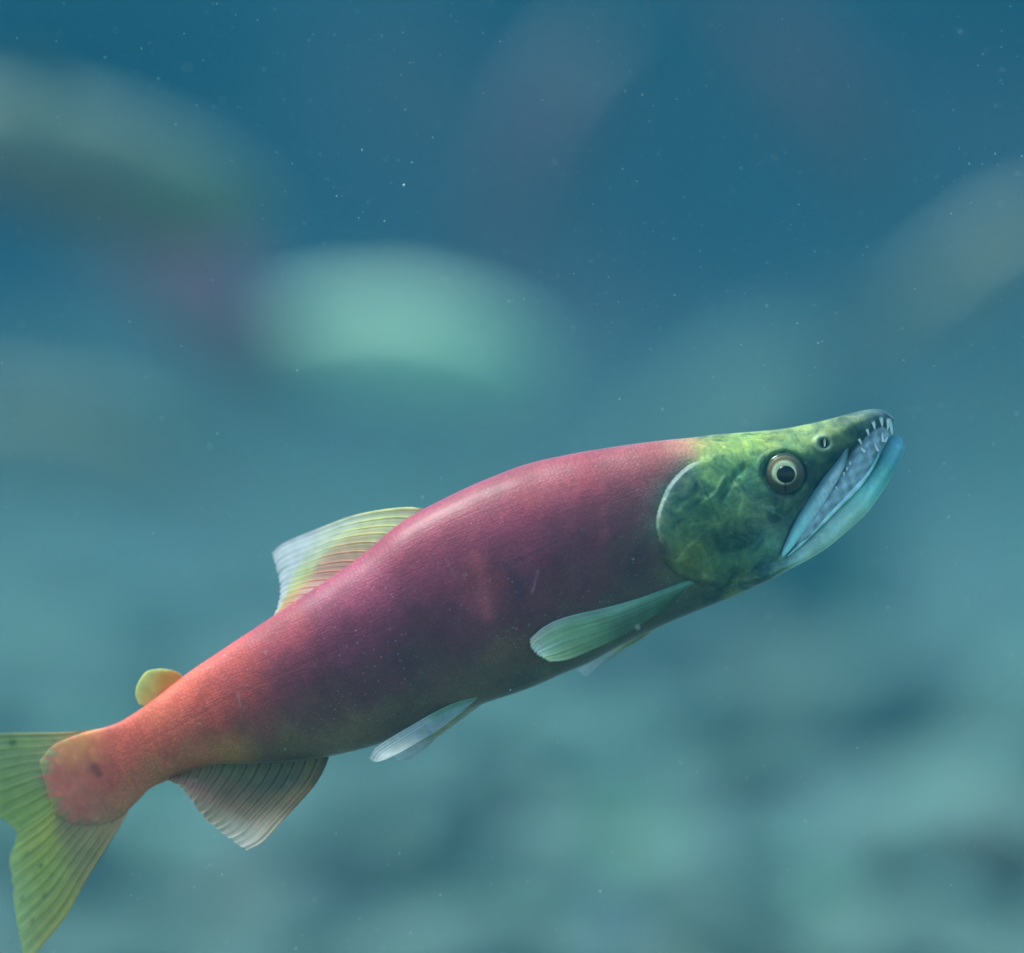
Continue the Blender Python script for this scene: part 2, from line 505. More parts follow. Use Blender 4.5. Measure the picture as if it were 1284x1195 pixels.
# pigment: skin colours, plus shade painted into the lip gap, blended between points on the flank
PIGMENT = np.array([
    (70, 985, 205, 112, 100), (100, 1012, 196, 118, 102), (140, 1018, 196, 136, 96), (98, 932, 228, 158, 100), (150, 930, 230, 108, 92),
    (130, 970, 205, 95, 86), (165, 960, 206, 88, 78), (182, 978, 192, 125, 80), (202, 975, 188, 140, 82), (190, 895, 238, 122, 98), (210, 930, 218, 92, 78),
    (238, 868, 236, 115, 98), (262, 900, 208, 82, 77), (250, 945, 186, 124, 74), (300, 945, 158, 132, 62), (360, 942, 136, 120, 62), (290, 838, 222, 100, 98),
    (310, 880, 180, 68, 74), (322, 915, 158, 92, 70), (345, 790, 206, 88, 102), (370, 840, 146, 54, 72), (400, 890, 118, 70, 62), (420, 928, 120, 104, 66),
    (430, 742, 190, 84, 112), (450, 790, 156, 62, 90), (480, 850, 98, 48, 62), (500, 898, 104, 92, 66), (520, 660, 184, 76, 100), (560, 720, 162, 66, 92),
    (570, 790, 106, 44, 68), (560, 840, 100, 70, 64), (590, 868, 112, 100, 72), (600, 622, 180, 78, 98), (640, 690, 160, 66, 92), (650, 760, 112, 48, 70),
    (650, 812, 116, 88, 68), (672, 848, 98, 96, 74), (605, 735, 182, 78, 86), (700, 592, 188, 88, 102), (720, 660, 152, 68, 88), (720, 730, 110, 48, 66),
    (720, 780, 98, 76, 68), (742, 815, 92, 96, 74), (790, 577, 188, 92, 104), (800, 630, 150, 70, 88), (800, 690, 98, 48, 64), (800, 738, 84, 64, 68),
    (792, 780, 90, 94, 72), (850, 560, 198, 106, 106), (835, 590, 172, 82, 92), (815, 705, 78, 50, 60), (862, 745, 108, 102, 78), (900, 745, 112, 106, 78), (842, 768, 88, 92, 68),
    (892, 553, 192, 190, 100), (940, 550, 208, 214, 108), (1000, 542, 200, 208, 108), (1048, 532, 164, 182, 108), (1085, 520, 84, 112, 122), (1106, 520, 74, 108, 132), (1118, 530, 84, 122, 142),
    (885, 590, 112, 166, 108), (922, 583, 104, 170, 116), (852, 612, 92, 152, 130), (838, 650, 96, 140, 118), (855, 650, 92, 130, 72), (880, 640, 86, 132, 80), (930, 610, 88, 138, 104),
    (870, 680, 132, 140, 62), (900, 660, 98, 132, 74), (860, 705, 132, 128, 54), (900, 700, 88, 128, 78), (940, 640, 130, 140, 92), (920, 690, 92, 132, 88), (952, 612, 90, 126, 108),
    (960, 668, 98, 118, 88), (958, 692, 40, 96, 100), (992, 632, 74, 76, 66), (970, 642, 132, 120, 96), (1014, 600, 28, 44, 44), (1028, 580, 28, 46, 44), (1010, 620, 30, 46, 46), (1050, 565, 34, 60, 50), (940, 566, 110, 168, 96), (1000, 560, 80, 140, 104), (1040, 545, 96, 132, 84), (900, 570, 120, 168, 100), (1062, 550, 64, 104, 84),
    (1086, 541, 20, 56, 60), (1070, 558, 24, 58, 58), (1005, 568, 92, 150, 122), (1016, 636, 22, 60, 64), (1045, 595, 28, 60, 64), (1000, 655, 24, 70, 72), (988, 668, 34, 88, 88), (975, 690, 96, 170, 160), (985, 700, 190, 240, 230), (1104, 530, 60, 96, 112),
    (1108, 573, 20, 84, 92), (1104, 582, 24, 96, 100), (1000, 690, 215, 252, 245), (1040, 655, 200, 250, 242), (1080, 615, 140, 226, 220), (1105, 592, 120, 210, 206), (1122, 558, 130, 212, 245), (1070, 652, 166, 194, 172),  # first two: dark gap between lip and jaw tip, shade put into the colour
    (1022, 690, 156, 176, 146), (990, 708, 118, 138, 110), (960, 722, 98, 122, 90), (930, 735, 100, 106, 74)], float)
PC = lin(PIGMENT[:, 2:])
def pigment(P, sig=19.0, off=None):
    out = np.zeros((len(P), 3))
    for a in range(0, len(P), 20000):
        q = P[a:a + 20000]
        d2 = ((q[:, None, :] - PIGMENT[None, :, :2]) ** 2).sum(2)
        d2 -= d2.min(1, keepdims=True)
        w = np.exp(-d2 / (2 * sig ** 2)) + 0.05 * np.exp(-d2 / (2 * (3 * sig) ** 2))
        out[a:a + 20000] = (w @ PC) / w.sum(1, keepdims=True)
    return out
# ragged borders between the colour patches
wob = np.stack([7 * np.sin(PY * .11 + PX * .05) + 5 * np.sin(PY * .23 - PX * .17 + 2), 7 * np.sin(PX * .13 - PY * .07) + 5 * np.sin(PX * .27 + PY * .19)], 1)
pc = pigment(PP + 0.55 * wob)
topb = smooth01(575, 555, PY)
warm = (1 - smooth01(815, 850, PX))[:, None]
upper = smooth01(0.14, 0.26, pc[:, 0])[:, None] * smooth01(260, 380, PX)[:, None]
pc = pc * (warm * (upper * np.array([0.72, 0.60, 0.62]) + (1 - upper) * np.array([1.0, 0.80, 0.64])) + (1 - warm) * np.array([0.84, 0.84, 0.80]))
FLESH = [(108, 905), (85, 923), (62, 950), (56, 985), (69, 1011), (90, 1029), (112, 1030), (138, 1022), (165, 1038)][::-1]
def jag(P):
    an = np.arctan2(P[:, 1] - 972, P[:, 0] - 135) * 1.0
    return 5 * np.sin(an * 23) + 4 * np.sin(an * 41 + 1) + 3 * np.sin(an * 67 + 2) + 2.5 * np.sin(an * 9)
fd, fs, ftt = poly_dist(PP, catmull(FLESH, 60))
kf = smooth01(-11, 15, fd * fs + jag(PP))[:, None]
kf = np.where((PX < 175)[:, None], kf, 1.0)
pc0 = pc.copy()
pc = pc * kf + (1 - kf) * lin((158, 150, 92))
headm = edge * smooth01(-1, 2, osd)
headm = np.maximum(headm, smooth01(880, 900, PX) * (PY < 600))
headm = np.maximum(headm, smooth01(868, 880, PX)) * smooth01(812, 822, PX)
jawm = np.zeros(nv)
jd, jsg, _ = poly_dist(PP, catmull([(975, 697), (1000, 676), (1040, 637), (1062, 616), (1098, 576), (1118, 546)], 30))
jawm = smooth01(-1.5, 1.5, jd * jsg) * smooth01(968, 1006, PX)
pale = lin((176, 206, 200))
rim = (edge * np.exp(-np.maximum(osd, 0) / 4.5) * smooth01(-2, 2, osd) * (1 - smooth01(0.35, 0.6, ot)))[:, None]
pc = pc * (1 - 0.5 * rim) + 0.5 * rim * lin((140, 195, 200))
rt = (0.22 * ridge_tint * (1 - jawm))[:, None]
pc = pc * (1 - rt) + rt * lin((170, 190, 120))
for (sx, sy, sr, scol, k) in [(115, 965, 7, (60, 30, 25), .7), (122, 972, 5, (60, 30, 25), .6), (905, 572, 2.5, (40, 60, 40), .7), (964, 639, 4, (225, 205, 180), .7)]:
    g = (k * np.exp(-((PX - sx) ** 2 + (PY - sy) ** 2) / sr ** 2))[:, None]
    pc = pc * (1 - g) + g * lin(scol)
for ln, wd, scol, k in [([(667, 742), (674, 714)], 1.6, (205, 140, 150), .32), ([(598, 700), (606, 735), (612, 768)], 9, (190, 86, 92), .55), ([(560, 700), (572, 722)], 1.4, (190, 130, 140), .2),
                        ([(755, 640), (758, 672)], 6, (170, 80, 86), .4), ([(690, 655), (700, 690)], 5, (120, 52, 72), .5), ([(300, 868), (303, 884)], 1.8, (200, 130, 110), .5), ([(640, 712), (650, 745)], 8, (84, 38, 60), .5)]:
    d, _, _ = poly_dist(PP, catmull(ln, 12))
    g = (k * np.exp(-(d / wd) ** 2))[:, None]
    pc = pc * (1 - g) + g * lin(scol)
g = (np.exp(-((nr - 9.0) / 2.2) ** 2) * 0.55)[:, None]
pc = pc * (1 - g) + g * lin((150, 175, 165))
g = (1 - smooth01(3, 7, nr))[:, None] * 0.9
pc = pc * (1 - g) + g * lin((14, 24, 26))
cheek = (smooth01(815, 850, PX) * smooth01(560, 585, PY) * (1 - jawm))[:, None]
pc = pc * (1 - cheek) + cheek * pc * np.array([0.76, 0.88, 0.92])
pc = pc * (1 - jawm[:, None]) + jawm[:, None] * np.minimum(pc * 1.25, 0.93)
set_color(body_me, 'pigment', pc)
set_float(body_me, 'jaw', jawm)
set_float(body_me, 'head', headm * (1 - 0.85 * jawm))
set_float(body_me, 'flank', (1 - headm) * smooth01(70, 160, PX) * (1 - smooth01(940, 980, PX)))
body_me.materials.clear(); body_me.materials.append(SKIN)
body_me.polygons.foreach_set('use_smooth', [True] * len(body_me.polygons))
body = bpy.data.objects.new('body', body_me)
col.objects.link(body); body.parent = salmon
tag(body, 'red scaly body with green mottled head and pale lower jaw')

bmx = bmesh.new(); bmx.from_mesh(body_me)
BVH = BVHTree.FromBMesh(bmx); bmx.free()
def surf_y(px, py, s=-1):
    """half thickness in pixels of the salmon's near (s=-1) or far side at a photograph pixel"""
    p = P3([(px, py)], 0)[0]
    h = BVH.ray_cast(Vector((p[0], s * 0.5, p[2])), Vector((0, -s, 0)))
    return h[0].y * PXM if h[0] is not None else 0.0

# ---- fins: a Coons patch with two skins, ray ridges and separate rays
def fin(name, base, margin, side0, side1, n_rays, yfun, cols, parent=salmon, thick=1.6, tip=0.5, ray_r=0.9, cover=(1.0, 0.8), ray_col=(0.6, 0.6, 0.6), label=None,
        nu=90, nt=44, scallop=2.0, rays=True, spots=None, flesh=None, gain=1.25, sheet=False):
    b, m = catmull(base, nu), catmull(margin, nu)
    s0, s1 = catmull(side0, nt), catmull(side1, nt)
    u = np.linspace(0, 1, nu)[:, None, None]; t = np.linspace(0, 1, nt)[None, :, None]
    G = (1 - t) * b[:, None] + t * m[:, None] + (1 - u) * s0[None] + u * s1[None] \
        - ((1 - u) * (1 - t) * b[0] + u * (1 - t) * b[-1] + (1 - u) * t * m[0] + u * t * m[-1])
    U, T = np.meshgrid(np.linspace(0, 1, nu), np.linspace(0, 1, nt), indexing='ij')
    # ragged margin: the membrane falls back between the rays
    if rays and scallop > 0:
        back = scallop * (0.5 - 0.5 * np.cos(2 * math.pi * U * n_rays)) * T ** 6 * (0.6 + 0.4 * np.sin(U * 37.0 + 1.0)) * np.sin(np.pi * np.clip(U, 0.02, .98)) ** .4
        dirv = G - G[:, :1]
        ln = np.linalg.norm(dirv, axis=2, keepdims=True) + 1e-6
        G = G - dirv / ln * np.minimum(back[..., None], ln * 0.4)
    Y = np.array([[yfun(U[i, j], T[i, j], G[i, j]) for j in range(nt)] for i in range(nu)])
    if rays: Y = Y + 0.22 * np.sin(2 * math.pi * U * n_rays) * T ** 0.7
    th = (thick * (1 - T) ** 0.7 + tip * T) if flesh is None else tip + (thick - tip) * smooth01(-0.04, 0.16, T) * (1 - smooth01(0.12, 0.75, T))
    Pt = G.reshape(-1, 2)
    A = P3(Pt, (Y if sheet else Y - th).ravel()); B = P3(Pt, (Y + th).ravel())
    N = nu * nt
    F = []
    if sheet: B = A[:0]
    for i in range(nu - 1):
        for j in range(nt - 1):
            a = i * nt + j
            q = (a, a + nt, a + nt + 1, a + 1)
            F.append(q)
            if not sheet: F.append(tuple(N + k for k in reversed(q)))
    for i in range(0 if sheet else nu - 1):
        for j in (0, nt - 1):
            a, c = i * nt + j, (i + 1) * nt + j
            F.append((a, c, N + c, N + a) if j else (a, N + a, N + c, c))
    for j in range(0 if sheet else nt - 1):
        for i in (0, nu - 1):
            a, c = i * nt + j, i * nt + j + 1
            F.append((a, N + a, N + c, c) if i else (a, c, N + c, N + a))
    def colour(uu, tt):
        pts = np.array([(q[0], q[1]) for q in cols]); cc = lin(np.array([q[2] for q in cols], float))
        d2 = (uu[:, None] - pts[None, :, 0]) ** 2 + (tt[:, None] - pts[None, :, 1]) ** 2
        d2 = d2 - d2.min(1, keepdims=True)
        w = np.exp(-d2 / 0.03)
        return np.minimum(((w @ cc) / w.sum(1, keepdims=True)) ** 0.8 * gain, 0.92)
    cl = colour(U.ravel(), T.ravel())
    uf = U.ravel() * n_rays
    amp = 0.5 + 0.5 * np.sin(np.round(uf) * 12.9 + 1.7) * np.cos(np.round(uf) * 4.1)
    streak = (1 - 0.5 * amp * (0.5 - 0.5 * np.cos(2 * math.pi * uf)) ** 3 - 0.12 * np.sin(uf * 29.0) ** 2)[:, None] if rays else 1.0
    cl = cl * streak
    if spots:
        for (sx, sy, sr) in spots:
            g = (0.75 * np.exp(-((Pt[:, 0] - sx) ** 2 + (Pt[:, 1] - sy) ** 2) / sr ** 2))[:, None]
            cl = cl * (1 - g) + g * lin((35, 50, 25))
    if flesh is not None:
        fd, fs, _ = poly_dist(Pt, catmull(flesh, 40))
        k = smooth01(-11, 15, fd * fs + jag(Pt))[:, None]
        cl = cl * (1 - k) + k * pigment(Pt)
    cv = cover[0] + (cover[1] - cover[0]) * T.ravel() ** 2.2
    o = mesh_obj(name, np.vstack([A, B]), F, FIN if flesh is None else FIN_TAIL, parent, colors=cl if sheet else np.vstack([cl, cl]), masks={'cover': cv if sheet else np.r_[cv, cv]})
    if label: tag(o, label)
    if rays:
        def sample(uu, tt):
            fi, fj = uu * (nu - 1), tt * (nt - 1)
            i, j = min(int(fi), nu - 2), min(int(fj), nt - 2)
            a, c = fi - i, fj - j
            w4 = ((1 - a) * (1 - c), a * (1 - c), (1 - a) * c, a * c)
            ix = ((i, j), (i + 1, j), (i, j + 1), (i + 1, j + 1))
            g = sum(w * G[k] for w, k in zip(w4, ix)); y = sum(w * Y[k] for w, k in zip(w4, ix)); h = sum(w * th[k] for w, k in zip(w4, ix))
            return g, y, h
        for r in range(n_rays + 1):
            u0 = min(max(r / n_rays, 0.004), 0.996)
            tb = 0.02 if flesh is None else 0.1
            for_b = [(tb, 0.5, 0.0), (0.5, 0.985, -1), (0.5, 0.985, 1)]
            if r == 0: for_b = [(tb, 0.985, 0.0)]
            vv, ff, cc, kk = [], [], [], []
            for (t0, t1, br) in for_b:
                k = 14
                o0 = len(vv)
                for q in range(k):
                    tt = t0 + (t1 - t0) * q / (k - 1)
                    du = br * 0.16 / n_rays * (tt - 0.5) / 0.5
                    g, y, h = sample(min(max(u0 + du, 0.003), 0.997), tt)
                    rad = ray_r * (1.15 - 0.85 * tt) * (0.75 if br else 1.0) * (1.5 if r == 0 else 1) * (1.0 if br or flesh is None else float(smooth01(0, 0.35, tt)) + .02)
                    g2, _, _ = sample(min(max(u0 + du, 0.003), 0.997), min(tt + 0.02, 1.0))
                    g1, _, _ = sample(min(max(u0 + du, 0.003), 0.997), max(tt - 0.02, 0.0))
                    d = g2 - g1; d = d / (np.hypot(*d) + 1e-9)
                    n = np.array([-d[1], d[0]])
                    for a in range(6):
                        an = a / 6 * 2 * math.pi
                        vv.append(P3([g + n * rad * math.cos(an)], y + ((0 if sheet else h) + rad * (0.8 if sheet else 0.22)) * math.sin(an))[0])
                        cr = colour(np.array([u0]), np.array([tt]))[0] * np.array(ray_col)
                        if flesh is not None:
                            gp = np.array([g]); fd, fs, _ = poly_dist(gp, flesh)
                            kf = float(smooth01(-11, 15, fd * fs + jag(gp))[0]); cr = cr * (1 - kf) + kf * pigment(gp)[0]
                        cc.append(cr)
                        kk.append(cover[0] + (cover[1] - cover[0]) * tt ** 2.2)
                for q in range(k - 1):
                    for a in range(6):
                        c2 = (a + 1) % 6
                        ff.append((o0 + q * 6 + a, o0 + q * 6 + c2, o0 + (q + 1) * 6 + c2, o0 + (q + 1) * 6 + a))
                ff.append(tuple(o0 + a for a in range(5, -1, -1))); ff.append(tuple(o0 + (k - 1) * 6 + a for a in range(6)))
            mesh_obj('fin_ray', vv, ff, RAY, o, colors=np.array(cc), masks={'cover': kk})
    return o

# tail fin: upper lobe reaches out past the frame
G1, G2, G3 = (122, 150, 92), (96, 134, 72), (142, 152, 70)
fin('tail_fin', [(128, 916), (112, 940), (104, 968), (108, 992), (120, 1006), (138, 1014), (160, 1016)],
    [(-112, 938), (-70, 975), (-22, 1020), (12, 1047), (5, 1082), (8, 1110), (14, 1160), (26, 1216)],
    [(128, 915), (82, 920.5), (34, 922.5), (0, 923), (-60, 928), (-112, 938)], [(160, 1016), (151, 1034), (130, 1067), (106, 1105), (79, 1153), (51, 1188), (26, 1216)],
    19, lambda u, t, g: 3.0 * math.sin(u * 3.0) * t + 5 * t * t,
    [(0.0, 0.0, (235, 160, 105)), (0.0, 0.15, (230, 200, 110)), (0.0, 0.4, (160, 180, 95)), (0.2, 0.0, (215, 115, 100)), (0.4, 0.0, (205, 112, 100)), (0.6, 0.0, (200, 118, 102)), (0.8, 0.0, (200, 130, 105)), (1.0, 0.0, (190, 135, 90)), (0.3, 0.12, (205, 118, 102)), (0.5, 0.12, (190, 115, 98)), (0.7, 0.12, (195, 122, 100)), (0.9, 0.12, (165, 135, 92)), (0.12, 0.25, (150, 172, 135)), (0.12, 0.6, (128, 158, 110)), (0.3, 0.2, (120, 130, 90)), (0.3, 0.6, (130, 150, 80)),
     (0.45, 0.25, (98, 96, 70)), (0.45, 0.7, (128, 160, 72)), (0.58, 0.3, (140, 125, 60)), (0.6, 0.65, (170, 170, 60)), (0.75, 0.25, (125, 130, 95)), (0.75, 0.7, (130, 165, 72)),
     (0.9, 0.3, (122, 134, 92)), (0.9, 0.7, (130, 156, 84)), (1.0, 0.3, (150, 125, 70)), (1.0, 0.7, (165, 150, 62)), (0.8, 1.0, (150, 185, 120))],
    thick=5.0, tip=0.7, ray_r=0.9, cover=(1.0, 0.9), ray_col=(1.05, 1.05, 1.0), scallop=3.0, nu=130, nt=50,
    spots=[(50, 1128, 3), (22, 1133, 3), (10, 935, 5), (46, 1090, 3), (35, 1160, 3), (28, 1075, 2.5), (60, 1100, 2.5)], flesh=FLESH, sheet=True, gain=np.array([1.22, 1.0, 0.72]), label='olive green tail fin with forked edge')
# the skin at the tail root takes over the colours of the fin it runs into
tf = [o for o in salmon.children if o.name.startswith('tail_fin')][0]
k = len(tf.data.vertices)
tq = np.empty(k * 3, np.float32); tf.data.vertices.foreach_get('co', tq); tq = tq.reshape(-1, 3)
tcol = np.empty(k * 4, np.float32); tf.data.attributes['pigment'].data.foreach_get('color', tcol); tcol = tcol.reshape(-1, 4)[:, :3]
tpx = np.stack([tq[:, 0] * PXM + C0[0], -tq[:, 2] * PXM + C0[1]], 1)
idx = np.where((PX < 175) & (kf[:, 0] < 0.999))[0]
for a in range(0, len(idx), 2000):
    ii = idx[a:a + 2000]
    near = ((PP[ii][:, None] - tpx[None]) ** 2).sum(2).argmin(1)
    pc[ii] = kf[ii] * pc0[ii] + (1 - kf[ii]) * tcol[near] * 0.8
buf = np.ones((nv, 4), np.float32); buf[:, :3] = pc
body_me.attributes['pigment'].data.foreach_set('color', buf.ravel())
# dorsal fin, laid back
fin('dorsal_fin', [(536, 642), (514, 660), (488, 676), (462, 698), (434, 724), (395, 746), (350, 772)],
    [(338, 695), (343, 712), (348, 730), (349, 746), (346, 762), (342, 773)],
    [(536, 640), (520, 637), (487, 639), (441, 648), (385, 669), (352, 683), (338, 695)], [(350, 772), (347, 773), (342, 773)],
    13, lambda u, t, g: 60.0 * t * (1 - 0.8 * u) - 1,
    [(0, 0.1, (252, 200, 140)), (0, 0.5, (255, 236, 165)), (0, 0.9, (235, 242, 230)), (0.2, 0.3, (235, 175, 115)), (0.2, 0.65, (255, 226, 165)), (0.25, 0.95, (225, 242, 240)), (0.45, 0.35, (190, 130, 105)),
     (0.5, 0.75, (255, 196, 120)), (0.5, 1.0, (228, 240, 235)), (0.7, 0.3, (175, 125, 105)), (0.75, 0.7, (255, 150, 80)), (0.8, 1.0, (215, 230, 215)), (0.95, 0.5, (250, 130, 90))],
    thick=3.0, tip=0.5, ray_r=1.1, cover=(1.0, 0.88), ray_col=(1.0, 0.97, 0.95), scallop=3.0, sheet=True, gain=np.array([1.95, 1.58, 1.6]), label='pale cream and orange dorsal fin laid back')
fin('adipose_fin', [(236, 858), (214, 876), (190, 893)], [(200, 839), (182, 843), (171, 858), (168, 872), (172, 884)], [(236, 858), (225, 846), (214, 841), (200, 839)], [(190, 893), (180, 886), (172, 884)],
    3, lambda u, t, g: -2.0 * t, [(0, 0, (245, 160, 100)), (0.5, 0.1, (240, 140, 70)), (0.3, 0.5, (252, 160, 70)), (0.8, 0.5, (250, 190, 110)), (0.5, 0.7, (252, 200, 110)), (0.5, 1, (240, 226, 150)), (0, 1, (250, 222, 150)), (1, 1, (220, 215, 145))],
    thick=3.6, tip=0.9, rays=False, cover=(1.0, 0.85), nu=40, nt=24, gain=np.array([1.4, 1.1, 0.95]), label='small yellow fleshy fin before the tail')
fin('anal_fin', [(412, 944), (385, 950), (345, 955), (300, 953), (262, 955), (235, 964), (213, 975)], [(312, 1063), (297, 1054), (281, 1043), (258, 1025), (245, 1010), (236, 998), (226, 987), (211, 979)],
    [(412, 946), (409, 956), (398, 978), (382, 998), (355, 1027), (332, 1052), (312, 1063)], [(213, 975), (212, 977), (211, 979)],
    14, lambda u, t, g: -55.0 * t * (1 - 0.7 * u), [(0, 0.1, (140, 118, 62)), (0, 0.45, (215, 160, 105)), (0, 0.75, (245, 235, 205)), (0, 1, (220, 242, 245)), (0.25, 0.2, (104, 100, 68)), (0.25, 0.6, (158, 122, 86)), (0.2, 0.95, (215, 220, 210)),
     (0.5, 0.15, (122, 110, 56)), (0.5, 0.5, (152, 112, 78)), (0.5, 0.95, (150, 140, 110)), (0.8, 0.3, (145, 112, 66)), (0.8, 0.7, (200, 130, 105)), (0.9, 1, (175, 160, 130))],
    thick=3.5, tip=0.5, ray_r=1.3, cover=(1.0, 0.85), ray_col=(1.0, 0.98, 0.96), scallop=4.0, sheet=True, gain=np.array([0.95, 0.76, 0.66]), label='dark brownish anal fin with pale tip')

def on_side(out0, out1, s=-1):
    def f(u, t, g):
        return surf_y(g[0], g[1], s) + s * (out0 + out1 * t)
    return f
fin('pectoral_fin', [(872, 723), (868, 732), (858, 742)], [(664, 799), (665, 808), (673, 818), (688, 826)],
    [(872, 723), (839, 735), (800, 749), (761, 760), (710, 771.5), (683, 783), (664, 799)], [(858, 742), (843, 753), (819, 770), (780, 794), (741, 812), (710, 824), (688, 826)],
    9, lambda u, t, g: (-52 - 22 * t + 12 * u * (1 - t) - 16 * u * t), [(0, 0.1, (120, 165, 165)), (0, 0.5, (150, 200, 180)), (0, 0.9, (175, 215, 190)), (0.3, 0.3, (92, 130, 112)), (0.3, 0.75, (135, 175, 140)), (0.5, 1.0, (165, 200, 205)),
     (0.6, 0.3, (70, 100, 76)), (0.6, 0.8, (110, 150, 110)), (1, 0.3, (74, 98, 66)), (1, 0.8, (90, 125, 90)), (1, 1, (140, 170, 150))],
    thick=4.0, tip=0.7, ray_r=1.1, cover=(1.0, 0.9), ray_col=(0.5, 0.55, 0.5), scallop=2.5, gain=np.array([1.75, 1.75, 1.4]), label='blue-green pectoral fin on the near flank')
fin('pectoral_fin', [(845, 765), (838, 772), (826, 778)], [(724, 842), (734, 850), (738, 849), (746, 843)],
    [(845, 765), (800, 792), (760, 815), (724, 842)], [(826, 778), (815, 795), (780, 818), (746, 843)],
    9, lambda u, t, g: 40 + 22 * t, [(0, 0.3, (140, 160, 120)), (0.5, 0.4, (200, 205, 140)), (1, 0.4, (205, 215, 150)), (0.5, 0.95, (205, 235, 225))],
    thick=3.0, tip=0.6, ray_r=1.0, cover=(1.0, 0.6), ray_col=(0.7, 0.75, 0.7), sheet=True, gain=1.6, label='pale yellowish pectoral fin on the far flank')
fin('pelvic_fin', [(604, 872), (596, 878), (584, 886)], [(465, 947), (472, 951), (484, 948), (497, 942)],
    [(604, 870), (558, 886), (508, 913), (474, 934), (465, 947)], [(584, 886), (550, 912), (520, 930), (497, 942)],
    8, lambda u, t, g: -32 - 40 * t + 6 * u * (1 - t) - 12 * u * t, [(0, 0.2, (140, 165, 140)), (0, 0.7, (205, 222, 215)), (0.5, 0.3, (180, 200, 190)), (0.5, 0.8, (228, 238, 232)), (0.5, 1, (240, 248, 245)), (1, 0.5, (235, 235, 225))],
    thick=3.2, tip=0.6, ray_r=1.1, cover=(1.0, 0.85), ray_col=(0.75, 0.8, 0.8), sheet=True, gain=1.6, label='pale blue pelvic fin on the near side')
fin('pelvic_fin', [(606, 879), (598, 884), (588, 890)], [(509, 955), (501, 955), (495, 950), (489, 944)],
    [(607, 880), (558, 917.5), (526, 945), (509, 955)], [(588, 890), (550, 915), (515, 935), (489, 944)],
    8, lambda u, t, g: 14 + 6 * t, [(0, 0.4, (252, 250, 245)), (0, 0.9, (248, 250, 248)), (0.5, 0.4, (240, 190, 150)), (0.5, 0.9, (235, 245, 245)), (1, 0.5, (225, 185, 150))],
    thick=3.0, tip=0.6, ray_r=1.1, cover=(1.0, 0.85), ray_col=(0.85, 0.85, 0.85), sheet=True, gain=1.5, label='white edged pelvic fin on the far side')

# ---- eyes
def dome(name, cx, cy, y0, s, prof, cfun, mat, parent, seg=48, ex=1.0):
    vv, ff, cc = [], [], []
    for k, (r, h) in enumerate(prof):
        for a in range(seg):
            an = a / seg * 2 * math.pi
            vv.append(P3([(cx + r * math.cos(an) * ex, cy + r * math.sin(an))], y0 + s * h)[0])
            cc.append(lin(cfun(r, an)))
    for k in range(len(prof) - 1):
        for a in range(seg):
            c2 = (a + 1) % seg
            ff.append((k * seg + a, k * seg + c2, (k + 1) * seg + c2, (k + 1) * seg + a))
    ff.append(tuple(range(seg))); ff.append(tuple((len(prof) - 1) * seg + a for a in range(seg)))
    return mesh_obj(name, vv, ff, mat, parent, colors=np.array(cc))

for s, lab in ((-1, 'golden eye with black pupil'), (1, None)):
    y0 = s * max(20.0, abs(surf_y(EYE_C[0] + 33, EYE_C[1], s)) * 0.5 + abs(surf_y(EYE_C[0] - 33, EYE_C[1], s)) * 0.5 - 1)
    e = dome('eye', *EYE_C, y0, s, [(26, -10), (26, -3), (25.4, -0.5), (24, 1.6), (22, 2.8), (18, 3.2), (10, 3.2), (2, 3.2)],
             lambda r, an: (96, 92, 66) if r < 23 else (46, 66, 56), EYE, salmon)
    if lab: tag(e, lab)
    def iris_c(r, an):
        k = min(max((r - 11) / 11, 0), 1)
        a, b = np.array((240, 236, 180.)), np.array((100, 94, 68.))
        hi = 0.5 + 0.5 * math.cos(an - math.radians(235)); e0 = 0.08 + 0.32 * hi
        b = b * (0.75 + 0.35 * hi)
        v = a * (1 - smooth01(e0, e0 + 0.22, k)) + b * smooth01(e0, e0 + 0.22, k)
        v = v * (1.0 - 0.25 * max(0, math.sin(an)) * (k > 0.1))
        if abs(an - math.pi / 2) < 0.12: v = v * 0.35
        return v
    dome('iris', EYE_C[0] + 0.5, EYE_C[1], y0, s, [(23, 1.5), (22, 3.6), (20, 4.4), (18.5, 4.9), (17.5, 5.6), (15, 6.1), (13, 6.3), (11, 6.2), (9, 5.6)], iris_c, EYE, e)
    dome('pupil', EYE_C[0] + 1.5, EYE_C[1] + 1.0, y0, s, [(11, 4), (10.8, 6.6), (9, 7.2), (6, 7.8), (3, 8.1), (0.5, 8.2)], lambda r, an: (3, 4, 9), EYE, e, ex=1.07)

# ---- nostril flap
for s in (-1, 1):
    y0 = surf_y(1031, 556, s)
    fl = [(1032 + 1.6 * math.cos(a) , 555 + 6.5 * math.sin(a)) for a in np.linspace(0, 2 * math.pi, 14, endpoint=False)]
    vv = np.vstack([P3(fl, y0 - s * 2), P3([(1032 + (p[0] - 1032) * .8, 555 + (p[1] - 555) * .8) for p in fl], y0 + s * 4.0)])
    n = len(fl)
    ff = [(i, (i + 1) % n, n + (i + 1) % n, n + i) for i in range(n)] + [tuple(range(n)), tuple(range(2 * n - 1, n - 1, -1))]
    mesh_obj('nostril_flap', vv, ff, PIG, salmon, colors=np.array([lin((205, 222, 215))] * 2 * n))

